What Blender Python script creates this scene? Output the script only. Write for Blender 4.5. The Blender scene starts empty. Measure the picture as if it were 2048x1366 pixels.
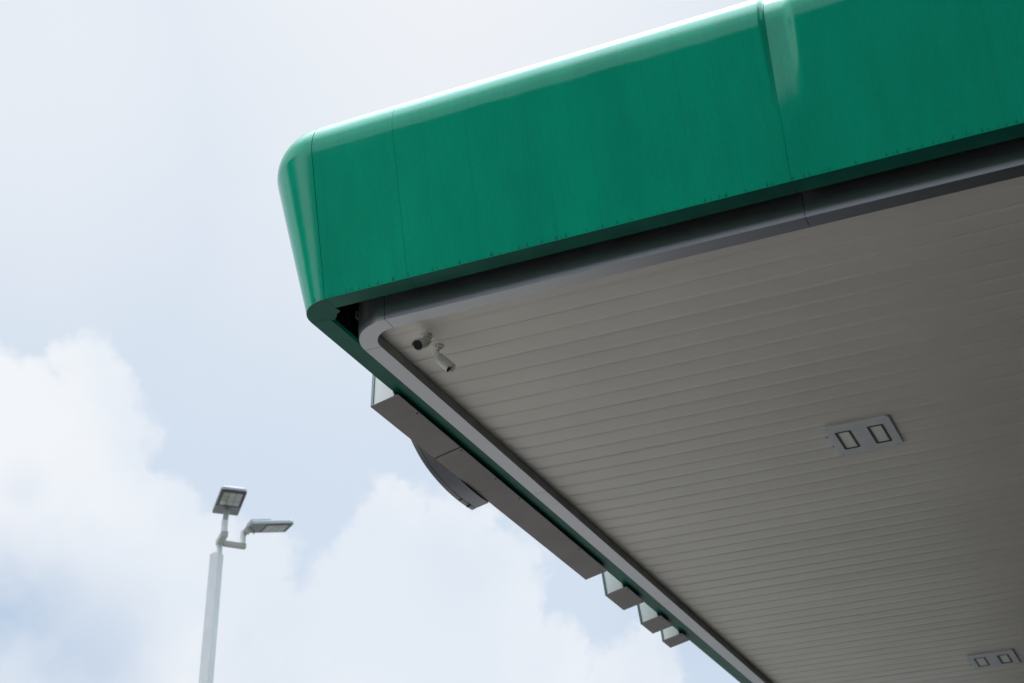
import bpy, math, random
from mathutils import Vector, Matrix
random.seed(7)
sc = bpy.context.scene
COL = sc.collection
EYE = Vector((0.0, 0.0, 1.6))          # the photographer's eye height

# ------------------------------------------------------------------ camera
cam_data = bpy.data.cameras.new('camera')
cam = bpy.data.objects.new('camera', cam_data); COL.objects.link(cam)
R_ = Vector((0.911777, 0.410071, -0.022457)); U_ = Vector((0.210301, -0.419228, 0.883188)); F_ = Vector((-0.352755, 0.809993, 0.468481))
m = Matrix((R_, U_, -F_)).transposed().to_4x4(); m.translation = EYE
cam.matrix_world = m
cam_data.sensor_width = 36.0; cam_data.lens = 56.82
cam_data.clip_start = 0.05; cam_data.clip_end = 5000
cam_data.dof.use_dof = True; cam_data.dof.focus_distance = 10.4; cam_data.dof.aperture_fstop = 2.6
sc.camera = cam

sc.view_settings.view_transform = 'Standard'; sc.view_settings.look = 'None'
sc.view_settings.exposure = 0.0; sc.view_settings.gamma = 1.0
sc.view_settings.use_curve_mapping = False
sc.cycles.max_bounces = 10; sc.cycles.diffuse_bounces = 5; sc.cycles.glossy_bounces = 5
sc.cycles.use_denoising = True

# ------------------------------------------------------------------ sun
SUN = Vector((-0.15, 0.31, 0.94)).normalized()     # towards the sun: high above the top edge of the picture, behind thin cloud
sd = bpy.data.lights.new('sun', 'SUN'); sd.energy = 1.3; sd.angle = math.radians(28); sd.color = (1.0, 0.965, 0.91)
sun = bpy.data.objects.new('sun', sd); COL.objects.link(sun)
sun.rotation_euler = SUN.to_track_quat('Z', 'Y').to_euler(); sun.location = (-20, 8, 30)

# ------------------------------------------------------------------ sky: Nishita air under bright haze and cumulus
W = bpy.data.worlds.new('World'); sc.world = W; W.use_nodes = True
nt = W.node_tree; nt.nodes.clear()
def N(t, **kw):
    n = nt.nodes.new(t)
    for k, v in kw.items(): setattr(n, k, v)
    return n
def L(a, b): nt.links.new(a, b)
def math_(op, a, b=None, c=None, clamp=False):
    n = N('ShaderNodeMath', operation=op, use_clamp=clamp)
    for i, x in enumerate((a, b, c)):
        if x is None: continue
        if isinstance(x, (int, float)): n.inputs[i].default_value = x
        else: L(x, n.inputs[i])
    return n.outputs[0]
def smooth(x, lo, hi, a=0.0, b=1.0):
    n = N('ShaderNodeMapRange', interpolation_type='SMOOTHSTEP')
    L(x, n.inputs[0]); n.inputs[1].default_value = lo; n.inputs[2].default_value = hi
    n.inputs[3].default_value = a; n.inputs[4].default_value = b
    return n.outputs[0]
def vmath(op, a, b=None, s=None):
    n = N('ShaderNodeVectorMath', operation=op)
    if isinstance(a, tuple): n.inputs[0].default_value = a
    else: L(a, n.inputs[0])
    if b is not None:
        if isinstance(b, tuple): n.inputs[1].default_value = b
        else: L(b, n.inputs[1])
    if s is not None: n.inputs[3].default_value = s
    return n
def noise(vec, scale, detail=5, rough=0.55, dist=0.0):
    n = N('ShaderNodeTexNoise'); n.inputs['Scale'].default_value = scale; n.inputs['Detail'].default_value = detail
    n.inputs['Roughness'].default_value = rough; n.inputs['Distortion'].default_value = dist
    L(vec, n.inputs['Vector']); return n
def mixc(f, a, b):
    n = N('ShaderNodeMix', data_type='RGBA')
    if isinstance(f, (int, float)): n.inputs[0].default_value = f
    else: L(f, n.inputs[0])
    for i, x in ((6, a), (7, b)):
        if isinstance(x, tuple): n.inputs[i].default_value = (*x, 1)
        else: L(x, n.inputs[i])
    return n.outputs[2]
tc = N('ShaderNodeTexCoord'); D0 = vmath('NORMALIZE', tc.outputs['Generated']).outputs[0]
BLOBS = [(-0.6354, 0.6607, 0.3996, 0.0619), (-0.605, 0.672, 0.4271, 0.0294), (-0.582, 0.6819, 0.443, 0.0223), (-0.5775, 0.6985, 0.4226, 0.0217), (-0.6148, 0.6932, 0.3761, 0.0804), (-0.5797, 0.7166, 0.3878, 0.0294), (-0.5627, 0.7307, 0.3866, 0.0192), (-0.5666, 0.743, 0.3563, 0.0371), (-0.5907, 0.7351, 0.3326, 0.0712), (-0.5419, 0.7655, 0.3468, 0.0294), (-0.518, 0.7839, 0.3423, 0.0263), (-0.5274, 0.7906, 0.3112, 0.0402), (-0.5728, 0.7657, 0.2925, 0.0774), (-0.6388, 0.7112, 0.2934, 0.0866), (-0.4299, 0.82, 0.3779, 0.0223), (-0.4431, 0.8156, 0.3722, 0.0161), (-0.4102, 0.8388, 0.3579, 0.034), (-0.3859, 0.8586, 0.3375, 0.034), (-0.4559, 0.821, 0.3437, 0.0294), (-0.3926, 0.8712, 0.2947, 0.0387), (-0.427, 0.8585, 0.2839, 0.034), (-0.368, 0.883, 0.2912, 0.0248), (-0.473, 0.829, 0.2982, 0.0402), (-0.3269, 0.9074, 0.264, 0.0371), (-0.5108, 0.8116, 0.2835, 0.0371), (-0.4315, 0.8395, 0.3305, 0.04), (-0.4200, 0.8480, 0.3230, 0.04), (-0.405, 0.862, 0.305, 0.04)]
DARK = [(-0.6331, 0.7104, 0.3073, 0.075, 1.0), (-0.6145, 0.7369, 0.2818, 0.08, 0.8), (-0.6101, 0.7247, 0.3202, 0.0619, 0.45), (-0.6172, 0.6854, 0.3864, 0.0278, 0.3), (-0.414, 0.8463, 0.3351, 0.034, 0.15), (-0.5305, 0.7981, 0.2859, 0.0464, 0.25), (-0.2851, 0.9125, 0.2933, 0.0619, 0.5)]
VEIL = [(-0.3305, 0.6797, 0.6548, 0.2785, 1), (-0.5416, 0.5786, 0.6099, 0.20, 0.75)]
# billowing outlines: the direction is pushed about by noise before the cloud heaps are measured
def jitter(vec, scale, amp, detail):
    nz = noise(vec, scale, detail, 0.6)
    c = vmath('SUBTRACT', nz.outputs['Color'], (0.5, 0.5, 0.5)).outputs[0]
    s = vmath('SCALE', c, s=amp).outputs[0]
    return vmath('ADD', vec, s).outputs[0]
D1 = jitter(jitter(D0, 14.0, 0.046, 8), 60.0, 0.012, 5)
D2 = jitter(D0, 5.0, 0.10, 3)
F = None
for x, y, z, r in BLOBS:
    d = vmath('DISTANCE', D1, (x, y, z)).outputs['Value']
    v = math_('MULTIPLY_ADD', d, -1.0 / r, 1.0)
    v = math_('MULTIPLY', v, r / 0.04)
    F = v if F is None else math_('MAXIMUM', F, v)
FB = noise(D1, 22.0, 6, 0.6).outputs[0]
F = math_('ADD', F, math_('MULTIPLY_ADD', FB, 1.5, -0.75))
edge = smooth(F, -0.15, 0.17)
heap = math_('MULTIPLY', edge, 0.96)
# loose cloud over the rest of the sky, away from these heaps
away = smooth(vmath('DISTANCE', D0, (-0.353, 0.81, 0.468)).outputs['Value'], 0.42, 0.75)
gen = noise(D0, 2.3, 9, 0.58, 0.3).outputs[0]
genm = math_('MULTIPLY', smooth(gen, 0.44, 0.60), away)
wisp = smooth(noise(D2, 4.0, 6, 0.55).outputs[0], 0.55, 0.90, 0.0, 0.35)
cloud = math_('MAXIMUM', math_('MAXIMUM', heap, genm), wisp)
dark = None
for x, y, z, r, w in DARK:
    d = vmath('DISTANCE', D2, (x, y, z)).outputs['Value']
    v = math_('MULTIPLY', smooth(d, 0.0, r * 1.25, 1.0, 0.0), w)
    dark = v if dark is None else math_('MAXIMUM', dark, v)
gd = math_('MULTIPLY', smooth(noise(D0, 3.1, 5, 0.5).outputs[0], 0.5, 0.75), math_('MULTIPLY', away, 0.8))
dark = math_('MAXIMUM', dark, gd)
sepz = N('ShaderNodeSeparateXYZ'); L(D0, sepz.inputs[0])
veil = None
for x, y, z, r, w in VEIL:
    d = vmath('DISTANCE', D2, (x, y, z)).outputs['Value']
    v = math_('MULTIPLY', smooth(d, 0.0, r * 1.3, 1.0, 0.0), w)
    veil = v if veil is None else math_('MAXIMUM', veil, v)
veil = math_('MAXIMUM', veil, smooth(sepz.outputs[2], 0.45, 0.8))
sky = N('ShaderNodeTexSky', sky_type='NISHITA', sun_disc=False)
sky.sun_elevation = math.asin(SUN.z); sky.sun_rotation = math.atan2(SUN.x, SUN.y)
sky.air_density = 1.0; sky.dust_density = 2.0; sky.ozone_density = 1.5
base = mixc(0.86, sky.outputs[0], (7.05, 8.0, 9.15))
base = mixc(veil, base, (8.55, 8.85, 9.3))
shade = noise(D2, 5.5, 6, 0.5).outputs[0]
cw = mixc(smooth(shade, 0.38, 0.62), (7.8, 8.4, 9.2), (9.0, 9.25, 9.6))
col = mixc(cloud, base, cw)
dark = math_('MULTIPLY', dark, smooth(noise(D1, 9.0, 6, 0.6).outputs[0], 0.32, 0.6, 0.55, 1.0))
col = mixc(math_('MULTIPLY', dark, 1.0), col, (4.9, 6.1, 7.8))
# thin cloud glows round the veiled sun, high above the canopy
glow = smooth(vmath('DISTANCE', D0, tuple(SUN)).outputs['Value'], 0.05, 0.58, 1.0, 0.0)
glow = math_('MULTIPLY_ADD', math_('MULTIPLY', glow, glow), 4.5, 1.0)
lobe = vmath('SCALE', (0.92, 1.0, 1.07)); nt.links.new(math_('MULTIPLY', smooth(sepz.outputs[2], 0.70, 0.97), 3.7), lobe.inputs[3])
gain = N('ShaderNodeCombineXYZ'); [L(glow, gain.inputs[i]) for i in range(3)]
gain = vmath('ADD', gain.outputs[0], lobe.outputs[0]).outputs[0]
col = vmath('MULTIPLY', col, gain).outputs[0]
bg = N('ShaderNodeBackground'); L(col, bg.inputs[0]); bg.inputs[1].default_value = 0.1
wo = N('ShaderNodeOutputWorld'); L(bg.outputs[0], wo.inputs[0])

# ------------------------------------------------------------------ materials
def material(name, color, rough=0.5, metal=0.0, spec=0.5, coat=0.0, coat_rough=0.05, var=0.0, var_scale=6.0,
             bump=0.0, bump_scale=40.0, extra=None):
    M = bpy.data.materials.new(name); M.use_nodes = True
    t = M.node_tree; p = t.nodes['Principled BSDF']
    p.inputs['Base Color'].default_value = (*color, 1); p.inputs['Roughness'].default_value = rough
    p.inputs['Metallic'].default_value = metal; p.inputs['Specular IOR Level'].default_value = spec
    p.inputs['Coat Weight'].default_value = coat; p.inputs['Coat Roughness'].default_value = coat_rough
    g = t.nodes.new('ShaderNodeNewGeometry')
    if var:
        nz = t.nodes.new('ShaderNodeTexNoise'); nz.inputs['Scale'].default_value = var_scale; nz.inputs['Detail'].default_value = 6
        t.links.new(g.outputs['Position'], nz.inputs['Vector'])
        mx = t.nodes.new('ShaderNodeMix'); mx.data_type = 'RGBA'
        mx.inputs[6].default_value = (*[c * (1 - var) for c in color], 1)
        mx.inputs[7].default_value = (*[min(1, c * (1 + var)) for c in color], 1)
        rm = t.nodes.new('ShaderNodeMapRange'); rm.inputs[1].default_value = 0.3; rm.inputs[2].default_value = 0.7
        t.links.new(nz.outputs[0], rm.inputs[0]); t.links.new(rm.outputs[0], mx.inputs[0])
        t.links.new(mx.outputs[2], p.inputs['Base Color'])
    if bump:
        nz = t.nodes.new('ShaderNodeTexNoise'); nz.inputs['Scale'].default_value = bump_scale; nz.inputs['Detail'].default_value = 4
        t.links.new(g.outputs['Position'], nz.inputs['Vector'])
        b = t.nodes.new('ShaderNodeBump'); b.inputs['Strength'].default_value = 1.0; b.inputs['Distance'].default_value = bump
        t.links.new(nz.outputs[0], b.inputs['Height']); t.links.new(b.outputs[0], p.inputs['Normal'])
    if extra: extra(M, t, p, g)
    return M

def green_nodes(M, t, p, g):
    """Gloss green coated sheet: rolled vertical grain, slight oil-canning, rain streaks and drip marks at the foot."""
    def mp(scale):
        n = t.nodes.new('ShaderNodeMapping'); n.inputs['Scale'].default_value = scale
        t.links.new(g.outputs['Position'], n.inputs['Vector']); return n.outputs[0]
    def nz(vec, s, d=4, r=0.55):
        n = t.nodes.new('ShaderNodeTexNoise'); n.inputs['Scale'].default_value = s; n.inputs['Detail'].default_value = d
        n.inputs['Roughness'].default_value = r; t.links.new(vec, n.inputs['Vector']); return n.outputs[0]
    def mr(x, a, b, c=0.0, d=1.0):
        n = t.nodes.new('ShaderNodeMapRange'); t.links.new(x, n.inputs[0])
        for i, v in enumerate((a, b, c, d)): n.inputs[i + 1].default_value = v
        return n.outputs[0]
    def mt(op, a, b):
        n = t.nodes.new('ShaderNodeMath'); n.operation = op
        for i, x in enumerate((a, b)):
            if isinstance(x, (int, float)): n.inputs[i].default_value = x
            else: t.links.new(x, n.inputs[i])
        return n.outputs[0]
    grain = nz(mp((120, 120, 0.22)), 1.0, 4, 0.7)
    streak = nz(mp((14, 14, 0.06)), 1.0, 4, 0.6)
    warp = nz(mp((0.9, 0.9, 0.55)), 1.0, 2)
    dust = nz(mp((1, 1, 1)), 1.6, 6)
    sep = t.nodes.new('ShaderNodeSeparateXYZ'); t.links.new(g.outputs['Position'], sep.inputs[0])
    # drip marks: short dark runs that gather just above the folded foot of the sheet
    drip_n = nz(mp((34, 0.0, 0.0)), 1.0, 2, 0.8)
    height = mr(sep.outputs[2], 6.509, 6.509 + 0.04, 1.0, 0.0)
    drip = mt('MULTIPLY', mr(mt('ADD', drip_n, mt('MULTIPLY', height, 0.10)), 0.605, 0.66), mt('MULTIPLY', mr(height, 0.0, 0.5), mr(sep.outputs[2], 6.513, 6.515)))
    c1 = t.nodes.new('ShaderNodeMix'); c1.data_type = 'RGBA'
    c1.inputs[6].default_value = (0.0002, 0.42, 0.24, 1); c1.inputs[7].default_value = (0.0004, 0.52, 0.302, 1)
    t.links.new(mr(mt('ADD', mt('MULTIPLY', grain, 0.65), mt('MULTIPLY', streak, 0.35)), 0.30, 0.70), c1.inputs[0])
    band = mr(nz(mp((2.6, 2.6, 0.12)), 1.0, 3, 0.6), 0.3, 0.7, 0.90, 1.05)
    cb = t.nodes.new('ShaderNodeMix'); cb.data_type = 'RGBA'; cb.blend_type = 'MULTIPLY'; cb.inputs[0].default_value = 1.0
    t.links.new(c1.outputs[2], cb.inputs[6]); t.links.new(band, cb.inputs[7]); c1 = cb
    c2 = t.nodes.new('ShaderNodeMix'); c2.data_type = 'RGBA'; c2.inputs[7].default_value = (0.012, 0.06, 0.045, 1)
    hn = nz(mp((9, 0.0, 0.02)), 1.0, 3, 0.7)
    hair = mr(mt('ABSOLUTE', mt('SUBTRACT', hn, 0.52), 0.0), 0.0, 0.0040, 0.32, 0.0)
    ch = t.nodes.new('ShaderNodeMix'); ch.data_type = 'RGBA'; ch.inputs[7].default_value = (0.001, 0.22, 0.14, 1)
    t.links.new(c1.outputs[2], ch.inputs[6]); t.links.new(hair, ch.inputs[0]); c1 = ch
    t.links.new(c1.outputs[2], c2.inputs[6]); t.links.new(mt('MULTIPLY', drip, 0.65), c2.inputs[0])
    t.links.new(c2.outputs[2], p.inputs['Base Color'])
    t.links.new(mr(dust, 0.3, 0.7, 0.3, 0.4), p.inputs['Roughness'])
    b1 = t.nodes.new('ShaderNodeBump'); b1.inputs['Distance'].default_value = 0.0005; t.links.new(grain, b1.inputs['Height'])
    b2 = t.nodes.new('ShaderNodeBump'); b2.inputs['Distance'].default_value = 0.03; t.links.new(warp, b2.inputs['Height'])
    t.links.new(b1.outputs[0], b2.inputs['Normal']); t.links.new(b2.outputs[0], p.inputs['Normal'])
    t.links.new(b2.outputs[0], p.inputs['Coat Normal']); p.inputs['Coat IOR'].default_value = 1.58

M_green = material('green_coated_sheet', (0.0, 0.3, 0.18), 0.2, coat=1.0, coat_rough=0.02, spec=0.0, extra=green_nodes)
M_trim = material('grey_aluminium_trim', (0.45, 0.445, 0.46), 0.29, metal=0.92, var=0.015, var_scale=2)
def plank_nodes(M, t, p, g):
    oi = t.nodes.new('ShaderNodeObjectInfo'); r = t.nodes.new('ShaderNodeMapRange'); r.inputs[3].default_value = 0.955; r.inputs[4].default_value = 1.0
    t.links.new(oi.outputs['Random'], r.inputs[0])
    src = p.inputs['Base Color'].links[0].from_socket
    mx = t.nodes.new('ShaderNodeMix'); mx.data_type = 'RGBA'; mx.blend_type = 'MULTIPLY'; mx.inputs[0].default_value = 1.0
    t.links.new(src, mx.inputs[6]); t.links.new(r.outputs[0], mx.inputs[7]); t.links.new(mx.outputs[2], p.inputs['Base Color'])
M_plank = material('warm_white_soffit', (0.85, 0.785, 0.685), 0.34, var=0.03, var_scale=1.6, extra=plank_nodes)
M_inner = material('shaded_lip_grey', (0.34, 0.345, 0.32), 0.6, var=0.15)
M_dark = material('dark_interior', (0.03, 0.032, 0.033), 0.7, var=0.2)
M_roof = material('roof_sheet', (0.45, 0.46, 0.47), 0.5, var=0.08)
M_signb = material('brownish_sign_metal', (0.30, 0.267, 0.253), 0.38, metal=0.5, var=0.10, var_scale=3.0)
M_signw = material('white_sign_return', (0.84, 0.79, 0.78), 0.35, var=0.03)
M_signwarm = material('weathered_sign_return', (0.80, 0.72, 0.70), 0.4, var=0.06, var_scale=5)
M_signlip = material('grey_green_sign_edge', (0.16, 0.20, 0.19), 0.4, var=0.1)
M_signgreen = material('dark_green_sign_edge', (0.01, 0.09, 0.07), 0.35, var=0.1)
M_rust = material('rust_brown_sealant', (0.16, 0.10, 0.05), 0.8, var=0.35, var_scale=30)
M_black = material('black_anodised', (0.01, 0.011, 0.012), 0.35)
M_plate = material('light_plate_grey', (0.74, 0.745, 0.75), 0.45, metal=0.0, var=0.05, var_scale=9)
M_lens = material('frosted_prismatic_lens', (0.95, 0.92, 0.83), 0.45, var=0.05, var_scale=60, bump=0.0015, bump_scale=120)
M_cam = material('offwhite_camera_paint', (0.78, 0.76, 0.70), 0.4, var=0.10, var_scale=25)
M_glass = material('dark_camera_glass', (0.006, 0.006, 0.007), 0.25, spec=0.25)
M_lamp = material('pale_lamp_paint', (0.90, 0.91, 0.92), 0.4, var=0.04)
M_head = material('blue_grey_lamp_casting', (0.36, 0.39, 0.42), 0.5, var=0.05)
M_lampdark = material('dark_lamp_bezel', (0.05, 0.055, 0.06), 0.3)
M_lampgrey = material('grey_lamp_underside', (0.24, 0.25, 0.26), 0.45)
M_led = material('led_optic', (0.52, 0.54, 0.53), 0.2, var=0.12, var_scale=40)
M_ledwarm = material('led_optic_warm', (0.48, 0.43, 0.37), 0.2, var=0.12, var_scale=40)
M_wall = material('plaster', (0.07, 0.07, 0.067), 0.85, var=0.12, var_scale=0.6)
M_wall2 = material('dark_render', (0.03, 0.034, 0.031), 0.85, var=0.12, var_scale=0.6)
M_win = material('window_glass', (0.02, 0.022, 0.025), 0.4)

# ------------------------------------------------------------------ mesh helpers (coordinates are measured from the eye)
def mesh_obj(name, verts, faces, mat, parent=None, smooth=False, local=False, origin=None, solid=0.0, bevel=0.0, autosmooth=None):
    me = bpy.data.meshes.new(name)
    off = Vector((0, 0, 0)) if local else EYE
    o0 = Vector(origin) if origin is not None else Vector((0, 0, 0))
    vs = [tuple(Vector(v) + off - o0) for v in verts]
    me.from_pydata(vs, [], faces); me.update()
    me.materials.append(mat)
    if smooth:
        me.polygons.foreach_set('use_smooth', [True] * len(me.polygons))
    o = bpy.data.objects.new(name, me); COL.objects.link(o)
    if autosmooth is not None:
        me.polygons.foreach_set('use_smooth', [True] * len(me.polygons))
        me.set_sharp_from_angle(angle=math.radians(autosmooth))
    if solid:
        md = o.modifiers.new('solid', 'SOLIDIFY'); md.thickness = solid; md.offset = -1
        if autosmooth is not None:
            es = o.modifiers.new('split', 'EDGE_SPLIT'); es.split_angle = math.radians(autosmooth)
    if bevel:
        md = o.modifiers.new('bevel', 'BEVEL'); md.width = bevel; md.segments = 2; md.limit_method = 'ANGLE'
    if parent is not None:
        o.parent = parent
        o.location = o0 - parent.location if origin is not None else -parent.location
    elif origin is not None: o.location = o0
    return o
def box_vf(a, b):
    (x0, y0, z0), (x1, y1, z1) = a, b
    v = [(x0, y0, z0), (x1, y0, z0), (x1, y1, z0), (x0, y1, z0), (x0, y0, z1), (x1, y0, z1), (x1, y1, z1), (x0, y1, z1)]
    f = [(3, 2, 1, 0), (4, 5, 6, 7), (0, 1, 5, 4), (1, 2, 6, 5), (2, 3, 7, 6), (3, 0, 4, 7)]
    return v, f
def box(name, a, b, mat, parent=None, **k):
    v, f = box_vf(a, b); return mesh_obj(name, v, f, mat, parent, **k)
def prism(base, ext):
    """base: list of points, ext: extrusion vector"""
    n = len(base); e = Vector(ext)
    v = [tuple(Vector(p)) for p in base] + [tuple(Vector(p) + e) for p in base]
    f = [tuple(range(n))[::-1], tuple(range(n, 2 * n))] + [(i, (i + 1) % n, n + (i + 1) % n, n + i) for i in range(n)]
    # orient outward
    nrm = (Vector(base[1]) - Vector(base[0])).cross(Vector(base[2]) - Vector(base[1]))
    if nrm.dot(e) < 0: f = [tuple(reversed(q)) for q in f]
    return v, f
def tube(a, b, r0, r1=None, seg=24, cap=True):
    a, b = Vector(a), Vector(b); r1 = r0 if r1 is None else r1
    w = (b - a).normalized(); u = w.orthogonal().normalized(); t = w.cross(u)
    v = []; f = []
    for c, r in ((a, r0), (b, r1)):
        for i in range(seg):
            an = 2 * math.pi * i / seg
            v.append(tuple(c + u * (r * math.cos(an)) + t * (r * math.sin(an))))
    for i in range(seg): f.append((i, (i + 1) % seg, seg + (i + 1) % seg, seg + i))
    if cap: f.append(tuple(range(seg))[::-1]); f.append(tuple(range(seg, 2 * seg)))
    return v, f
def revolve(a, axis, prof, seg=28):
    """prof: list of (distance along axis, radius)"""
    a = Vector(a); w = Vector(axis).normalized(); u = w.orthogonal().normalized(); t = w.cross(u)
    v = []; f = []
    for d, r in prof:
        for i in range(seg):
            an = 2 * math.pi * i / seg
            v.append(tuple(a + w * d + u * (r * math.cos(an)) + t * (r * math.sin(an))))
    for k in range(len(prof) - 1):
        for i in range(seg):
            j = (i + 1) % seg; f.append((k * seg + i, k * seg + j, (k + 1) * seg + j, (k + 1) * seg + i))
    f.append(tuple(range(seg))[::-1]); n = (len(prof) - 1) * seg; f.append(tuple(range(n, n + seg)))
    return v, f
def join(*vfs):
    V = []; Fc = []
    for v, f in vfs:
        n = len(V); V += v; Fc += [tuple(i + n for i in q) for q in f]
    return V, Fc
def empty(name, loc, label, cat, group=None):
    o = bpy.data.objects.new(name, None); COL.objects.link(o); o.location = Vector(loc); o.empty_display_size = 0.2
    o['label'] = label; o['category'] = cat
    if group: o['group'] = group
    return o
def sweep(profile, stations):
    """profile: (outward offset, z); stations: (point x, point y, outward x, outward y)"""
    V = []; Fc = []; n = len(profile)
    for sx, sy, ox, oy in stations:
        for off, z in profile: V.append((sx + ox * off, sy + oy * off, z))
    for s in range(len(stations) - 1):
        for k in range(n - 1):
            a = s * n + k; b = a + n
            Fc.append((a, b, b + 1, a + 1))
    return V, Fc

# ------------------------------------------------------------------ ground
ground = mesh_obj('ground', *box_vf((-1500, -1500, -0.4), (1500, 1500, 0)), material('worn_asphalt', (0.15, 0.15, 0.143), 0.9, var=0.2, var_scale=0.05), local=True)
ground['kind'] = 'structure'
def forecourt_nodes(M, t, p, g):
    br = t.nodes.new('ShaderNodeTexBrick'); br.offset = 0.0
    br.inputs['Scale'].default_value = 1.0; br.inputs['Brick Width'].default_value = 5.0; br.inputs['Row Height'].default_value = 5.0
    br.inputs['Mortar Size'].default_value = 0.02
    br.inputs['Color1'].default_value = (0.22, 0.213, 0.197, 1); br.inputs['Color2'].default_value = (0.25, 0.24, 0.223, 1); br.inputs['Mortar'].default_value = (0.06, 0.06, 0.06, 1)
    t.links.new(g.outputs['Position'], br.inputs['Vector'])
    nz = t.nodes.new('ShaderNodeTexNoise'); nz.inputs['Scale'].default_value = 0.7; nz.inputs['Detail'].default_value = 8
    t.links.new(g.outputs['Position'], nz.inputs['Vector'])
    rm = t.nodes.new('ShaderNodeMapRange'); rm.inputs[1].default_value = 0.35; rm.inputs[2].default_value = 0.7; rm.inputs[3].default_value = 1.0; rm.inputs[4].default_value = 0.72
    t.links.new(nz.outputs[0], rm.inputs[0])
    mx = t.nodes.new('ShaderNodeMix'); mx.data_type = 'RGBA'; mx.blend_type = 'MULTIPLY'; mx.inputs[0].default_value = 1.0
    t.links.new(br.outputs[0], mx.inputs[6]); t.links.new(rm.outputs[0], mx.inputs[7])
    t.links.new(mx.outputs[2], p.inputs['Base Color'])
apron = box('forecourt', (-26, -12, 0.004), (0.75, 33.2, 0.10), material('concrete_slabs', (0.38, 0.36, 0.33), 0.85, extra=forecourt_nodes), local=True)
apron['kind'] = 'structure'

shade_ground = box('canopy_shade_ground', (-6.2, 2.5, 0.104), (0.7, 33, 0.112), material('shade_dark_ground', (0.04, 0.04, 0.042), 0.8, var=0.25, var_scale=1.5), local=True)  # dark ground colour stands in for the shade under the canopy
shade_ground['kind'] = 'structure'

# ------------------------------------------------------------------ canopy
ZG = 4.909; XG = -4.726; YG = 7.462; R0 = 0.229; XC = XG + R0; YC = YG + R0      # foot of the green fascia, from the eye
TL = 0.232                                                                       # lean of the fascia, outward per metre up
XR = 14.0; YB = 31.0
canopy = empty('station_canopy', (XC + EYE.x, YC, EYE.z + ZG), 'large fuel station canopy with leaning green fascia, rounded corner and pale slatted soffit', 'canopy')
prof = [(-0.129, ZG + 0.03), (-0.129, ZG), (-0.06, ZG), (0.0, ZG)]
for i in range(1, 9):
    h = 0.941 * i / 8; prof.append((TL * h, ZG + h))
cO, cZ, cR = -0.035, 5.9085, 0.26
a0 = -math.atan(TL)
for i in range(1, 15):
    a = a0 + (math.pi / 2 - a0) * i / 14
    prof.append((cO + cR * math.cos(a), cZ + cR * math.sin(a)))
prof.append((-0.45, cZ + cR))
GAP = 0.0018
M_foot = material('darker_green_foot', (0.002, 0.125, 0.082), 0.38, spec=0.16, var=0.2, var_scale=5)  # underside fold is a darker green than the upright sheet
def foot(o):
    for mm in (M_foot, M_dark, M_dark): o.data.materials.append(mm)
    o.modifiers['solid'].material_offset = 2  # sheet backs coloured near black to darken the cavity
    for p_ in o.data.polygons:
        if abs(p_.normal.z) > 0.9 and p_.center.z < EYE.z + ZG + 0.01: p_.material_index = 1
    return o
def front_panel(x0, x1, name='fascia_panel'):
    n = max(2, int((x1 - x0) / 0.3)); xs = [x0 + (x1 - x0) * i / n for i in range(n + 1)]
    pr = prof
    seam = -1.549        # both sheets dip towards this joint and mirror the sky there
    side = 1 if abs(x0 - seam) < 0.01 else (-1 if abs(x1 - seam) < 0.01 else 0)
    if side:
        fine = [0.008 * i for i in range(33)]
        xs = ([x0 + q for q in fine] + xs[1:]) if side > 0 else (xs[:-1] + [x1 - q for q in reversed(fine)])
        pr = []
        for (o0, z0), (o1, z1) in zip(prof[:-1], prof[1:]):
            m = 5 if abs(z1 - z0) > 0.05 else 1
            for i in range(m): pr.append((o0 + (o1 - o0) * i / m, z0 + (z1 - z0) * i / m))
        pr.append(prof[-1])
    v, f = sweep(pr, [(x, YG, 0, -1) for x in xs])
    if side:
        w = []
        for x, y, z in v:
            d = (x - x0) if side > 0 else (x1 - x)
            gx = min(1.0, max(0.0, 1 - (d - 0.10) / 0.08)) if side > 0 else max(0.0, 1 - d / 0.030)
            gx = gx * gx * (3 - 2 * gx)
            q = z - 5.22 - 0.6 * (max(0, d - 0.08) if side > 0 else 0)
            gz = 0.0 if q < 0 else (q * q / (q + 0.14) * 0.066 if q < 0.62 else 0.62 * 0.62 / 0.76 * 0.066)
            dent = 0.0030 * math.exp(-((d - 0.125 + 0.22 * (z - 5.10)) / 0.016) ** 2 - ((z - 5.10) / 0.085) ** 2) if side > 0 else 0.0
            w.append((x, y + gz * gx + dent, z))
        v = w
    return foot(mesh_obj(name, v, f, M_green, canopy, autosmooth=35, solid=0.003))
def left_panel(y0, y1, name='fascia_panel'):
    n = max(2, int((y1 - y0) / 0.3)); st = [(XG, y1 + (y0 - y1) * i / n, -1, 0) for i in range(n + 1)]
    v, f = sweep(prof, st)
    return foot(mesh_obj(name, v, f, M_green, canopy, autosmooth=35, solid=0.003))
M_joint = material('teal_joint_strip', (0.01, 0.36, 0.34), 0.4)
seams = [XC, -3.925, -1.549, 0.827, 3.203, 5.579, 7.955, 10.331, XR]
for a, b in zip(seams[:-1], seams[1:]): front_panel(a + GAP / 2, b - GAP / 2)
for x in [q for q in seams[1:-1] if abs(q + 1.549) > 0.01]:
    pj = [(o - 0.0045, z) for o, z in prof[4:-1]]
    v, f = sweep(pj, [(x - 0.008, YG, 0, -1), (x + 0.008, YG, 0, -1)])
    mesh_obj('joint_strip', v, f, M_joint, canopy)
ls = [YC] + [YC + 0.6 + 2.376 * i for i in range(10)]
for a, b in zip(ls[:-1], ls[1:]): left_panel(a + GAP / 2, b - GAP / 2)
YB = ls[-1]
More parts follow.
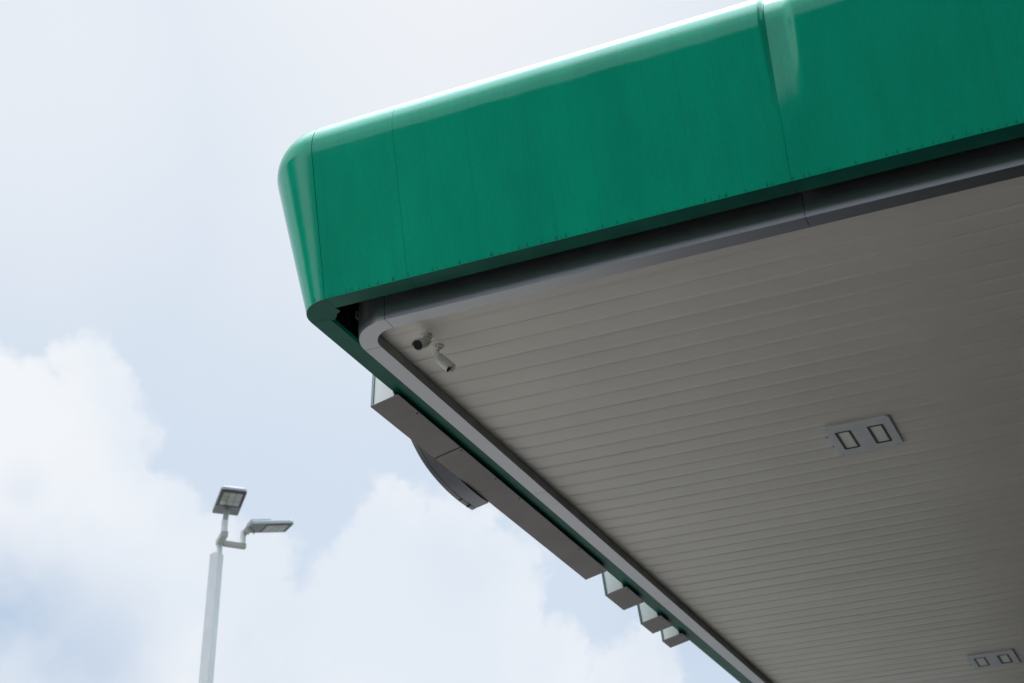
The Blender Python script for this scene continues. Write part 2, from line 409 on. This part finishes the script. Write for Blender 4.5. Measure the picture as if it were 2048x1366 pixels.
# corner piece: the same section turned round an upright axis, in two sheets with a seam between
def corner(a_from, a_to, name):
    n = 20; V = []; Fc = []; pr = [q for q in prof if q[1] > ZG + 1e-6 and q[0] > -0.129 + 1e-6]
    pr = [(0.0, ZG)] + [(max(o, -R0), z) for o, z in pr]
    st = []
    for i in range(n + 1):
        a = a_from + (a_to - a_from) * i / n
        st.append((XC + R0 * math.cos(a), YC + R0 * math.sin(a), math.cos(a), math.sin(a)))
    v, f = sweep(pr, st)
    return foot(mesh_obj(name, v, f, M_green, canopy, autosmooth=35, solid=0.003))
A0, A1, A2 = math.pi + 0.008, math.pi * 1.12, math.pi * 1.5 - 0.008
corner(A0, A1 - 0.004, 'corner_panel'); corner(A1 + 0.004, A2, 'corner_panel')
# foot plate that closes the corner from below, its inner edge cut ragged
pts = []
for i in range(25):
    a = A0 + (A2 - A0) * i / 24; pts.append((XC + (R0 - 0.003) * math.cos(a), YC + (R0 - 0.003) * math.sin(a), ZG + 0.001))
rag = [(-4.499, 7.600), (-4.491, 7.618), (-4.488, 7.637), (-4.505, 7.652), (-4.522, 7.660), (-4.534, 7.676), (-4.545, 7.695), (-4.566, 7.712), (-4.570, 7.724), (-4.598, 7.690)]
v, f = prism(pts + [(x, y, ZG + 0.001) for x, y in rag[:-1]], (0, 0, 0.003))
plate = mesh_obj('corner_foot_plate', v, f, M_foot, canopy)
plate['label'] = 'corner foot plate with ragged inner edge'

# steelwork and closers inside the fascia
def dark_shell(off, z0, z1, name, mat, r=0.25):
    """rounded-corner box set back from the foot line of the fascia by off"""
    P = []
    x0, y0 = XG + off, YG + off
    for i in range(9):
        a = math.pi + (math.pi / 2) * i / 8
        P.append((x0 + r + r * math.cos(a), y0 + r + r * math.sin(a), z0))
    P += [(XR - 0.2, y0, z0), (XR - 0.2, YB - 0.1, z0), (x0, YB - 0.1, z0)]
    v, f = prism(P, (0, 0, z1 - z0)); return mesh_obj(name, v, f, mat, canopy)
dark_shell(0.30, 5.16, 6.12, 'roof_deck', M_dark)
dark_shell(0.14, 5.30, 6.15, 'fascia_frame', M_dark)
M_brk = material('old_steel_bracket', (0.11, 0.10, 0.105), 0.6, var=0.3, var_scale=20)
box('bracket', (-4.585, 7.62, 4.96), (-4.55, 7.655, 5.29), M_brk, canopy)
box('bracket', (-4.549, 7.622, 5.02), (-4.42, 7.653, 5.06), M_brk, canopy)
box('bracket', (-4.53, 7.90, 5.00), (-4.515, 8.60, 5.05), M_brk, canopy)
# grey trim: upright band, flat underside and inner lip folded from one sheet
x0t, y0t, wt, rt = -4.511, 7.677, 0.124, 0.314
xct, yct = x0t + rt, y0t + rt
ZT = 4.80; ZS = 4.870
tprof = [(-wt, ZS + 0.012), (-wt, ZT), *[(-0.0085 * math.exp(-d / 0.06), ZT + d) for d in (0, 0.008, 0.016, 0.026, 0.036, 0.048, 0.062, 0.078, 0.098, 0.125, 0.16, 0.22)], (0.0, 5.17), (-0.12, 5.17)]
def trim_front(a, b):
    n = 6; v, f = sweep(tprof, [(a + (b - a) * i / n, y0t, 0, -1) for i in range(n + 1)])
    mesh_obj('trim_panel', v, f, M_trim, canopy, autosmooth=50, solid=0.002)
def trim_left(a, b):
    n = 6; v, f = sweep(tprof, [(x0t, b + (a - b) * i / n, -1, 0) for i in range(n + 1)])
    mesh_obj('trim_panel', v, f, M_trim, canopy, autosmooth=50, solid=0.002)
ts = [xct, -1.544, 1.109, 3.762, 6.415, 9.068, 11.721]
for a, b in zip(ts[:-1], ts[1:]): trim_front(a + 0.002, b - 0.002)
tl = [yct, 10.67, 13.63, 16.6, 19.57, 22.5, 25.5, 28.4]
for a, b in zip(tl[:-1], tl[1:]): trim_left(a + 0.002, b - 0.002)
st = []
for i in range(21):
    a = math.pi + 0.006 + (math.pi / 2 - 0.012) * i / 20
    st.append((xct + rt * math.cos(a), yct + rt * math.sin(a), math.cos(a), math.sin(a)))
v, f = sweep(tprof, st); o = mesh_obj('trim_panel', v, f, M_trim, canopy, autosmooth=50, solid=0.002); o['label'] = 'curved grey trim panel at the canopy corner'
# channel along the left lip with its shade put into the grey, its upper edge pressed unevenly by the planks
xin = x0t + wt; ri = rt - wt
V = []; Fc = []; path = []
for i in range(13):
    a = math.pi * 1.5 - (math.pi / 2) * i / 12
    path.append((xct + (ri - 0.003) * math.cos(a), yct + (ri - 0.003) * math.sin(a), math.cos(a), math.sin(a)))
for i in range(1, 141): path.append((xin + 0.003, yct + (YB - 1.2 - yct) * i / 140, -1, 0))
for i, (px_, py_, ox, oy) in enumerate(path):
    w = 0.0015 + 0.0025 * max(0, math.sin(i * 1.7)) + 0.002 * max(0, math.sin(i * 0.53))
    for off, z in ((0, ZT + 0.006), (0.001, ZS - 0.006), (0.004 + w, ZS - 0.003), (0.006 + w, ZS + 0.02)): V.append((px_ - ox * off, py_ - oy * off, z))
n = len(path) - 1
for i in range(n):
    for k in range(3):
        a = i * 4 + k; Fc.append((a, a + 1, a + 5, a + 4))
o = mesh_obj('shaded_edge_channel', V, Fc, M_inner, canopy)

# soffit planks, each one a strip with rolled edges
PW = 0.2
def plank_mesh(name, x0, x1):
    h = PW / 2 - 0.0019
    pr = [(-h, 0.026), (-h, 0.006), (-h + 0.0015, 0.002), (-h + 0.005, 0.0), (-0.05, -0.0003), (0, -0.0004), (0.05, -0.0003), (h - 0.005, 0.0), (h - 0.0015, 0.002), (h, 0.006), (h, 0.026)]
    V = []; Fc = []
    for x in (x0, x1):
        for y, z in pr: V.append((x, y, z))
    n = len(pr)
    for k in range(n - 1): Fc.append((k, k + 1, n + k + 1, n + k))
    me = bpy.data.meshes.new(name); me.from_pydata(V, [], Fc); me.update(); me.materials.append(M_plank)
    me.polygons.foreach_set('use_smooth', [True] * len(me.polygons)); me.set_sharp_from_angle(angle=math.radians(60))
    return me
xL = x0t + wt + 0.009
def first_plank():
    h = PW / 2 - 0.0019; pr = [(-h, 0.02)] + [(-h + 2 * h * (i / 16), 0.0) for i in range(17)] + [(h, 0.02)]
    V = []; n = len(pr); Fc = []
    for y, z in pr:      # curved end that follows the rounded trim
        dy = (7.904 + y) - yct
        xs_ = xct - math.sqrt(max(0.0, (ri - 0.009) ** 2 - dy * dy)) if dy < 0 else xL
        V.append((xs_ - xL, y, z))
    for y, z in pr: V.append((12.0 - xL, y, z))
    for k in range(n - 1): Fc.append((k, k + 1, n + k + 1, n + k))
    me = bpy.data.meshes.new('plank'); me.from_pydata(V, [], Fc); me.update(); me.materials.append(M_plank); return me
pm_first = first_plank()
pm = plank_mesh('plank', 0.0, 12.0 - xL)
first_y = 8.004 - PW / 2
k = 0
while first_y + k * PW < YB - 1.5:
    o = bpy.data.objects.new('plank', pm_first if k == 0 else pm); COL.objects.link(o)
    o.parent = canopy
    yy = first_y + k * PW
    world = Vector((xL + random.uniform(-0.004, 0.004), yy + random.uniform(-0.0007, 0.0007), ZS + random.uniform(0, 0.0012))) + EYE
    o.location = world - canopy.location
    o.rotation_euler = (random.gauss(0, 0.0045), 0, 0)
    k += 1
n_planks = k
box('soffit_backing', (xL - 0.01, y0t + 0.12, ZS + 0.03), (11.9, YB - 1.2, ZS + 0.05), M_dark, canopy)
# roof sheet and columns (carry the canopy, right of the picture)
box('roof', (XG + 0.6, YG + 0.6, 6.125), (XR - 0.3, YB - 0.2, 6.15), M_roof, canopy)
for cx, cy in ((3.4, 11.5), (3.4, 24.0), (10.0, 11.5), (10.0, 24.0)):
    v, f = box_vf((cx - 0.25, cy - 0.25, 3.36), (cx + 0.25, cy + 0.25, ZS - 0.006))
    mesh_obj('column', v, f, M_trim, canopy, bevel=0.03)

# ------------------------------------------------------------------ recessed canopy lights
def rrect(cx, cy, hx, hy, r, z, seg=5):
    P = []
    for (sx, sy, a) in ((1, 1, 0), (-1, 1, 90), (-1, -1, 180), (1, -1, 270)):
        for i in range(seg + 1):
            an = math.radians(a + 90 * i / seg)
            P.append((cx + sx * (hx - r) + r * math.cos(an), cy + sy * (hy - r) + r * math.sin(an), z))
    return P
def frame_ring(cx, cy, hx, hy, ix, iy, z0, z1, offx=0, offy=0):
    """rectangular ring, outer half sizes hx hy, inner ix iy"""
    O = [(cx - hx, cy - hy), (cx + hx, cy - hy), (cx + hx, cy + hy), (cx - hx, cy + hy)]
    I = [(cx - ix, cy - iy), (cx + ix, cy - iy), (cx + ix, cy + iy), (cx - ix, cy + iy)]
    V = [(x, y, z0) for x, y in O] + [(x, y, z0) for x, y in I] + [(x, y, z1) for x, y in O] + [(x, y, z1) for x, y in I]
    Fc = []
    for i in range(4):
        j = (i + 1) % 4
        Fc += [(i, 4 + i, 4 + j, j), (8 + i, 8 + j, 12 + j, 12 + i), (i, j, 8 + j, 8 + i), (4 + i, 12 + i, 12 + j, 4 + j)]
    return V, Fc
def ceiling_light(cx, cy, label):
    root = empty('canopy_light', Vector((cx, cy, ZS)) + EYE, label, 'ceiling light', 'twin panel lights in the canopy soffit')
    # plate with two windows: five strips would show joints, so one mesh with holes bridged
    hx, hy = 0.239, 0.275
    z0, z1 = ZS - 0.016, ZS - 0.003
    lens = ((-0.1205, 0.005), (0.1155, 0.005))
    bx, by = 0.0590, 0.161
    # plate: columns left, middle, right and the cross pieces, merged in a grid with shared vertices
    xs = [-hx, lens[0][0] - bx, lens[0][0] + bx, lens[1][0] - bx, lens[1][0] + bx, hx]
    ys = [-hy, 0.005 - by, 0.005 + by, hy]
    import bmesh
    bm = bmesh.new()
    grid = {}
    rr = 0.028
    for i, x in enumerate(xs):
        for j, y in enumerate(ys): grid[i, j] = bm.verts.new((cx + x, cy + y, z0))
    faces = []
    for i in range(5):
        for j in range(3):
            if j == 1 and i in (1, 3): continue
            faces.append(bm.faces.new((grid[i, j], grid[i, j + 1], grid[i + 1, j + 1], grid[i + 1, j])))
    corners = [grid[0, 0], grid[5, 0], grid[0, 3], grid[5, 3]]
    bmesh.ops.bevel(bm, geom=corners, offset=rr, segments=5, profile=0.5, affect='VERTICES')
    ex = bmesh.ops.extrude_face_region(bm, geom=bm.faces[:])
    for e in ex['geom']:
        if isinstance(e, bmesh.types.BMVert): e.co.z = z1
    bmesh.ops.recalc_face_normals(bm, faces=bm.faces)
    me = bpy.data.meshes.new('mounting_plate'); 
    for vv in bm.verts: vv.co += EYE - root.location
    bm.to_mesh(me); bm.free(); me.materials.append(M_plate)
    o = bpy.data.objects.new('mounting_plate', me); COL.objects.link(o); o.parent = root
    md = o.modifiers.new('bevel', 'BEVEL'); md.width = 0.0015; md.segments = 2; md.limit_method = 'ANGLE'
    for lx, ly in lens:
        v, f = frame_ring(cx + lx, cy + ly, bx - 0.001, by - 0.001, bx - 0.0175, by - 0.0125, ZS - 0.019, ZS + 0.0)
        fr = mesh_obj('bezel', v, f, M_black, root)
        v, f = box_vf((cx + lx - bx + 0.018, cy + ly - by + 0.013, ZS - 0.014), (cx + lx + bx - 0.018, cy + ly + by - 0.013, ZS - 0.003))
        mesh_obj('lens', v, f, M_lens, root, bevel=0.002)
    for sx in (-0.21, 0.21):
        for sy in (-0.245, 0.245):
            v, f = tube((cx + sx, cy + sy, z0 - 0.002), (cx + sx, cy + sy, z0 + 0.001), 0.005, seg=10)
            mesh_obj('screw', v, f, M_lampgrey, root)
    for sy in (0.10, -0.08):      # black spring clips peeping out beside the plate
        v, f = box_vf((cx - hx - 0.012, cy + sy - 0.012, ZS - 0.006), (cx - hx - 0.0005, cy + sy + 0.012, ZS - 0.0015))
        mesh_obj('spring_clip', v, f, M_black, root)
    return root
ceiling_light(-1.966, 10.895, 'nearer grey light plate with two pale lenses, flush in the middle of the slatted soffit')
ceiling_light(-2.070, 17.130, 'farther grey light plate with two pale lenses, at the lower right corner of the soffit')

# ------------------------------------------------------------------ CCTV cameras
def cctv(base, rear_top, axis, length, r, label, hood_up, joint):
    b = Vector(base); root = empty('security_camera', b + EYE, label, 'security camera', 'bullet cameras under the canopy corner')
    ax = Vector(axis).normalized(); rear = Vector(rear_top); j = Vector(joint)
    v, f = revolve(b, (0, 0, -1), [(0.0, 0.040), (0.007, 0.041), (0.012, 0.038), (0.014, 0.026), (0.024, 0.022), (0.034, 0.016)], 32)
    mb = mesh_obj('mounting_base', v, f, M_cam, root, autosmooth=40)
    for a in (0.6, 2.7, 4.8):
        c = b + Vector((0.031 * math.cos(a), 0.031 * math.sin(a), -0.013))
        v, f = tube(c, c - Vector((0, 0, 0.003)), 0.0045, seg=10); mesh_obj('screw', v, f, M_lampdark, mb if False else root)
    v, f = join(tube(b - Vector((0, 0, 0.030)), j, 0.0125, 0.011, 16), tube(j - Vector((0.014, 0, 0)), j + Vector((0.014, 0, 0)), 0.014, seg=16), tube(j, rear + ax * length * 0.3, 0.010, 0.012, 12))
    mesh_obj('arm', v, f, M_cam, root, autosmooth=40)
    v, f = revolve(rear, ax, [(0.0, r * 0.55), (0.004, r * 0.86), (0.014, r * 0.93), (length * 0.72, r * 0.93), (length * 0.73, r * 0.97), (length - 0.006, r * 0.97), (length, r * 0.97), (length, r * 0.94), (length - 0.004, r * 0.92)], 36)
    mesh_obj('housing', v, f, M_cam, root, autosmooth=35)
    v, f = revolve(rear + ax * (length - 0.012), ax, [(0.0, r * 0.5), (0.0080, r * 0.93), (0.0085, r * 0.70), (0.0088, r * 0.3)], 32)
    mesh_obj('lens', v, f, M_glass, root, autosmooth=40)
    # sunshade: a curved sheet over the upper half that overhangs the lens
    up = Vector(hood_up); up = (up - ax * up.dot(ax)).normalized(); side = ax.cross(up)
    V = []; Fc = []; n = 18; rr = r * 1.12
    for s, (d, ro) in enumerate(((-0.004, rr), (length + 0.016, rr), (length + 0.016, rr - 0.0022), (-0.004, rr - 0.0022))):
        for i in range(n + 1):
            a = math.radians(-97 + 194 * i / n)
            V.append(tuple(rear + ax * d + up * (ro * math.cos(a)) + side * (ro * math.sin(a))))
    for s in range(4):
        for i in range(n):
            a = s * (n + 1) + i; q = ((s + 1) % 4) * (n + 1) + i
            Fc.append((a, q, q + 1, a + 1))
    mesh_obj('sunshade', V, Fc, M_cam if True else M_black, root, autosmooth=40)
    return root
ax = Vector((0.002, -0.092, -0.058)).normalized()
C = Vector((-4.112, 7.967, 4.736))
cctv((-4.127, 8.106, ZS), C - ax * 0.135, ax, 0.135, 0.0345, 'bullet camera at the canopy corner whose round dark lens faces the viewer', (0.1, 0, 1), (-4.120, 8.100, 4.822))
ax = Vector((0.061, 0.022, -0.065)).normalized()
Sb = Vector((-4.103, 8.236, 4.765))
cctv((-4.123, 8.261, ZS), Sb, ax, 0.105, 0.034, 'bullet camera tilted down and sideways, right beside the round-lensed one', (0.65, 0.2, 0.6), (-4.112, 8.240, 4.795))

# ------------------------------------------------------------------ sign letters on the left fascia
th = math.atan(TL)
LD = Vector((-math.sin(th), 0, math.cos(th))); ND = Vector((-math.cos(th), 0, -math.sin(th))); P0 = Vector((XG, 0, ZG)); YD = Vector((0, 1, 0))
def S3(y, t, n): return tuple(P0 + YD * y + LD * t + ND * n)
SL = 0.36            # slant of the letters
T0 = -0.04
def sheet(poly, n0, n1):
    """closed outline in (y,t) given thickness from n0 to n1"""
    base = [S3(y, t, n0) for y, t in poly]
    v, f = prism(base, tuple(ND * (n1 - n0))); return v, f
def letter(y0, y1, height, label, name='sign_letter', joints=(), slant=SL, n0=-0.03, n1=0.187, cat='sign letter', group='slanted letters on the left fascia', edge=None, screws=()):
    root = empty(name, Vector(S3(y0, T0, 0.08)) + EYE, label, cat, group)
    edge = edge or M_signgreen
    lip = 0.022
    ys = [y0] + list(joints) + [y1]
    for a, b in zip(ys[:-1], ys[1:]):
        a2 = a + (0.002 if a != y0 else 0); b2 = b - (0.002 if b != y1 else 0)
        v, f = sheet([(a2, T0), (b2, T0), (b2, T0 + 0.004), (a2, T0 + 0.004)], n0, n1)
        mesh_obj('bottom_plate', v, f, M_signb, root)
    for jn in joints:
        v, f = sheet([(jn - 0.006, T0 - 0.002), (jn + 0.006, T0 - 0.002), (jn + 0.005, T0 + 0.003), (jn - 0.005, T0 + 0.003)], n0 + 0.002, n1 - 0.002)
        o = mesh_obj('joint_sealant', v, f, M_rust, root); o['label'] = 'rust brown line across the sign underside'
    t1 = T0 + 0.005; t2 = T0 + height; sh = slant * height
    i = 0.010
    # returns (near end, far end, top), face sheet and lips
    for nm, ya in (('end_return', y0 + i), ('end_return', y1 - i - 0.004)):
        v, f = sheet([(ya, t1), (ya + 0.004, t1), (ya + 0.004 + sh, t2), (ya + sh, t2)], n0 + 0.012 if n0 > 0 else 0.006, n1 - lip)
        # the return stays clear of the fascia: nothing of it lies behind the sheet
        mesh_obj(nm, v, f, M_signwarm if name == 'sign_box' else M_signw, root)
    v, f = sheet([(y0 + sh, t2 + 0.001), (y1 + sh, t2 + 0.001), (y1 + sh, t2 + 0.005), (y0 + sh, t2 + 0.005)], 0.006, n1)
    mesh_obj('top_return', v, f, M_signw, root)
    v, f = sheet([(y0 + 0.001, t1), (y1 - 0.001, t1), (y1 + sh, t2), (y0 + sh, t2)], n1 - lip + 0.001, n1 - 0.002)
    mesh_obj('face', v, f, edge, root)
    v, f = sheet([(y0 + 0.004, t1 + 0.03), (y1 - 0.004, t1 + 0.03), (y1 - 0.004 + sh, t2), (y0 + 0.004 + sh, t2)], 0.003, 0.0055)
    mesh_obj('back_plate', v, f, M_signb, root)
    for sy in screws:
        c = Vector(S3(sy, T0, n0 + 0.016)); v, f = tube(c - LD * 0.003, c + LD * 0.001, 0.007, seg=12)
        mesh_obj('screw', v, f, M_black, root)
    return root
letter(8.785, 12.75, 0.62, 'long slanted sign box nearest the canopy corner, grey brown underside crossed by a rust line', joints=(9.77,), slant=0.45, cat='sign', name='sign_box',
       edge=M_signlip, screws=(9.107, 9.818, 10.417, 10.863, 12.119))
letter(13.22, 13.70, 0.70, 'first short sign letter after the long sign box', slant=0.34, screws=(13.294, 13.663))
letter(14.15, 14.50, 0.70, 'middle one of the three short sign letters on the left fascia', slant=0.32, screws=(14.237, 14.48))
letter(14.77, 15.02, 0.70, 'farthest and smallest of the three short sign letters', slant=0.42, screws=(14.812, 14.99))
# emblem standing proud of the long box: a curved grey body with a separate rim
root = empty('sign_emblem', Vector(S3(10.3, -0.06, 0.26)) + EYE, 'curved grey emblem bulging below and outside the long sign box', 'sign')
curve = [(10.713, -0.046), (10.578, -0.057), (10.41, -0.060), (10.252, -0.048), (10.108, -0.020), (9.99, 0.018), (9.885, 0.075), (9.81, 0.146), (9.768, 0.205), (9.74, 0.28), (9.73, 0.36), (9.75, 0.45), (9.80, 0.52), (9.88, 0.58), (10.0, 0.63), (10.2, 0.67), (10.45, 0.69), (10.713, 0.70)]
def dense(P, k=4):
    out = []
    for i in range(len(P) - 1):
        p0 = P[max(0, i - 1)]; p1 = P[i]; p2 = P[i + 1]; p3 = P[min(len(P) - 1, i + 2)]
        for s in range(k):
            t = s / k
            out.append(tuple(0.5 * ((2 * p1[c]) + (-p0[c] + p2[c]) * t + (2 * p0[c] - 5 * p1[c] + 4 * p2[c] - p3[c]) * t * t + (-p0[c] + 3 * p1[c] - 3 * p2[c] + p3[c]) * t ** 3) for c in (0, 1)))
    out.append(P[-1]); return out
cd = dense(curve)
M_emb = material('brushed_emblem_metal', (0.26, 0.265, 0.28), 0.32, metal=0.7, var=0.06)
v, f = sheet(cd, 0.190, 0.302); mesh_obj('emblem_body', v, f, M_emb, root, autosmooth=30)
v, f = sheet([(y, t - 0.002) for y, t in cd], 0.305, 0.338); mesh_obj('emblem_rim', v, f, M_emb, root, autosmooth=30)
for ys in (10.45, 10.60):
    v, f = sheet([(ys, -0.0655), (ys + 0.012, -0.0655), (ys + 0.012, -0.052), (ys, -0.052)], 0.303, 0.336)
    mesh_obj('joint_strap', v, f, M_rust, root)

# ------------------------------------------------------------------ street lamp
lp_top = Vector((-11.237, 16.236, 7.32))
lean = Vector((0.0135, 0.0105, 1.0))
foot = lp_top - lean * ((7.32 + 1.6) / 1.0)
lamp = empty('street_lamp', foot + EYE, 'tall pale square lamp pole with two grey lamp heads standing against the clouds', 'street lamp')
hs = 0.062
def quadcol(c0, c1, h0, h1):
    v = [(c0.x + sx * h0, c0.y + sy * h0, c0.z) for sx, sy in ((-1, -1), (1, -1), (1, 1), (-1, 1))] + [(c1.x + sx * h1, c1.y + sy * h1, c1.z) for sx, sy in ((-1, -1), (1, -1), (1, 1), (-1, 1))]
    f = [(3, 2, 1, 0), (4, 5, 6, 7), (0, 1, 5, 4), (1, 2, 6, 5), (2, 3, 7, 6), (3, 0, 4, 7)]
    return v, f
v, f = quadcol(foot, lp_top, 0.075, hs); mesh_obj('pole', v, f, M_lamp, lamp, bevel=0.004)
nk = lp_top + Vector((0.02, 0.02, 0))
v, f = tube(nk - Vector((0, 0, 0.1)), nk + Vector((0, 0, 0.17)), 0.038); mesh_obj('neck', v, f, M_lamp, lamp, autosmooth=40)
dA = Vector((0.70, -0.71, 0)).normalized(); dB = Vector((0.62, 0.78, 0)).normalized()
ac = lp_top + Vector((0.0, 0.01, 0.13))
def bar(a, d, length, w, h):
    s = Vector((-d.y, d.x, 0)) * (w / 2); a = Vector(a)
    base = [a - s, a + s, a + s + d * length, a - s + d * length]
    return prism([tuple(p) for p in base], (0, 0, h))
M_bracket = material('bracket_steel', (0.50, 0.49, 0.46), 0.45, var=0.08)
v, f = bar(ac - dA * 0.04 + dB * 0.02, dA, 0.37, 0.085, 0.07); mesh_obj('bracket_arm', v, f, M_bracket, lamp, bevel=0.004)
v, f = bar(ac + dB * 0.065, dB, 0.30, 0.07, 0.065); mesh_obj('bracket_arm', v, f, M_bracket, lamp, bevel=0.004)
sA = ac + dA * 0.28 + dB * 0.02; sB = ac + dB * 0.325
v, f = tube(sA + Vector((0, 0, 0.07)), sA + Vector((0.0, 0, 0.225)), 0.041); mesh_obj('stub_post', v, f, M_lamp, lamp, autosmooth=40)
v, f = tube(sB + Vector((0, 0, 0.066)), sB + Vector((0, 0, 0.235)), 0.037); mesh_obj('stub_post', v, f, M_lamp, lamp, autosmooth=40)
def lamp_head(rear, d, tilt, roll=0.0, knuckle=None, stub_top=None):
    """rear: middle of the rear edge of the underside; d: horizontal heading"""
    rear = Vector(rear); dh = Vector((d.x * math.cos(tilt), d.y * math.cos(tilt), math.sin(tilt)))
    s = Vector((d.y, -d.x, 0)).normalized(); up = s.cross(dh).normalized()
    if up.z < 0: up = -up
    def P(a, b, c): return tuple(rear + dh * a + s * b + up * c)
    Lh, Wh = 0.585, 0.167
    # plan outline with rounded nose corners
    def plan(inset, z, nose=0.055, tail=0.018):
        pts = []
        for cx_, cy_, r, a0_ in ((Lh - nose, Wh - nose, nose, 0), (tail, Wh - tail, tail, 90), (tail, -Wh + tail, tail, 180), (Lh - nose, -Wh + nose, nose, 270)):
            for i in range(6):
                a = math.radians(a0_ + 90 * i / 5); rr = max(r - inset, 0.004)
                pts.append(P(cx_ + rr * math.cos(a), cy_ + rr * math.sin(a), z))
        return pts
    lay = [plan(0.006, 0.0), plan(0.0, 0.006), plan(0.0, 0.036), plan(0.022, 0.062)]
    V = [p for l in lay for p in l]; n = len(lay[0]); Fc = [tuple(range(n))[::-1], tuple(range(3 * n, 4 * n))]
    for k in range(3):
        for i in range(n):
            j = (i + 1) % n; Fc.append((k * n + i, k * n + j, (k + 1) * n + j, (k + 1) * n + i))
    h = mesh_obj('lamp_head', V, Fc, M_head, lamp, autosmooth=35)
    def slab(nm, a0_, a1_, b0_, b1_, c0_, c1_, mat, bev=0.0):
        v = [P(a0_, b0_, c0_), P(a1_, b0_, c0_), P(a1_, b1_, c0_), P(a0_, b1_, c0_), P(a0_, b0_, c1_), P(a1_, b0_, c1_), P(a1_, b1_, c1_), P(a0_, b1_, c1_)]
        f = [(3, 2, 1, 0), (4, 5, 6, 7), (0, 1, 5, 4), (1, 2, 6, 5), (2, 3, 7, 6), (3, 0, 4, 7)]
        o = mesh_obj(nm, v, f, mat, lamp, bevel=bev); o.parent = h; o.location = (0, 0, 0); return o
    slab('driver_cover', 0.012, 0.20, -Wh + 0.01, Wh - 0.01, -0.004, 0.002, M_lampgrey)
    slab('driver_box', 0.03, 0.30, -0.10, 0.10, 0.058, 0.10, M_head, 0.01)
    slab('glass_bezel', 0.205, Lh - 0.012, -Wh + 0.010, Wh - 0.010, -0.005, 0.002, M_lampdark, 0.002)
    for r_ in range(3):
        for c_ in range(3):
            a_ = 0.235 + 0.096 * r_; b_ = -0.122 + 0.083 * c_
            slab('led_panel', a_, a_ + 0.090, b_, b_ + 0.077, -0.0085, -0.004, M_ledwarm if (c_ == 2 and r_ > 0) else M_led, 0.001)
    return h, P
rA = Vector((-11.125, 16.195, 7.825)); tA = math.radians(11)
hA, PA = lamp_head(rA, dA, tA)
kt = Vector(PA(0.12, 0, -0.004))
v, f = join(tube(sA + Vector((0, 0, 0.20)), (sA + Vector((0, 0, 0.20))).lerp(kt, 0.55), 0.036, 0.036, 16), tube((sA + Vector((0, 0, 0.20))).lerp(kt, 0.35), kt, 0.028, 0.045, 16))
mesh_obj('slip_fitter', v, f, M_bracket, lamp, autosmooth=40)
rB = Vector((-10.95, 16.47, 7.695)); tB = math.radians(10.5)
hB, PB = lamp_head(rB, dB, tB)
a_ = sB + Vector((0, 0, 0.17)); b_ = Vector(PB(0.03, 0, 0.0))
v, f = join(tube(a_, b_, 0.026, 0.026, 16), tube(Vector(PB(-0.01, -0.05, -0.01)), Vector(PB(-0.01, 0.05, -0.01)), 0.036, seg=16))
mesh_obj('slip_fitter', v, f, M_bracket, lamp, autosmooth=40)

for aa in (0.05, 0.12):
    c = Vector(PB(aa, -0.10, 0.0)); v, f = tube(c, c - Vector((0, 0, 0.045)), 0.007, seg=8); mesh_obj('bolt', v, f, M_lampgrey, lamp)
v, f = tube(lp_top - Vector((0, 0, 0.002)), lp_top + Vector((0, 0, 0.012)), 0.058, seg=24); mesh_obj('pole_cap', v, f, M_lamp, lamp)

# ------------------------------------------------------------------ buildings behind the photographer and right of the picture (seen in the gloss paint, right and far ones added to block light)
def building(x0, y0, x1, y1, h, mat, label, face='y+', cat='building'):
    root = empty('building', ((x0 + x1) / 2, (y0 + y1) / 2, 0.0), label, cat)
    v, f = box_vf((x0, y0, 0.003), (x1, y1, h)); w = mesh_obj('wall', v, f, mat, root, local=True)
    v, f = box_vf((x0 - 0.3, y0 - 0.3, h + 0.001), (x1 + 0.3, y1 + 0.3, h + 0.35)); mesh_obj('roof', v, f, M_roof, root, local=True)
    z = 1.2
    x0, x1, y0, y1 = float(x0), float(x1), float(y0), float(y1)
    while z + 1.6 < h:
        if face == 'y+':
            x = x0 + 1.2
            while x + 1.5 < x1:
                v, f = box_vf((x, y1 + 0.002, z), (x + 1.4, y1 + 0.05, z + 1.4)); mesh_obj('window', v, f, M_win, root, local=True); x += 3.2
        else:
            y = y0 + 1.2
            while y + 1.5 < y1:
                v, f = box_vf((x0 - 0.05, y, z), (x0 - 0.002, y + 1.4, z + 1.4)); mesh_obj('window', v, f, M_win, root, local=True); y += 3.2
        z += 3.3
    return root
building(-37.5, -44, -19.8, -32, 20.0, M_wall, 'long grey block of flats across the road behind the photographer')
building(-19.6, -43, 34, -32, 17.8, M_wall2, 'long dark block of flats beside the grey one')
building(-62, -17, -50, -1.0, 30.0, M_wall2, 'dark tower block far to the left of the photographer')
building(-4.0, 33.5, 13.5, 42.0, 6.2, M_wall2, 'added low dark block that cuts light at the far end of the canopy', face='x-')  # unseen block added to stop light from the far side
building(0.85, 7.0, 13.5, 30.0, 6.0, M_wall2, 'added low dark block shading the right half of the canopy', face='x-')  # unseen block added to darken the right of the soffit
building(0.8, -7.0, 13.5, 6.6, 12.0, M_wall2, 'added tall dark block shading the fascia, right beside the photographer', face='x-')  # unseen block placed to hide sky from the right of the fascia
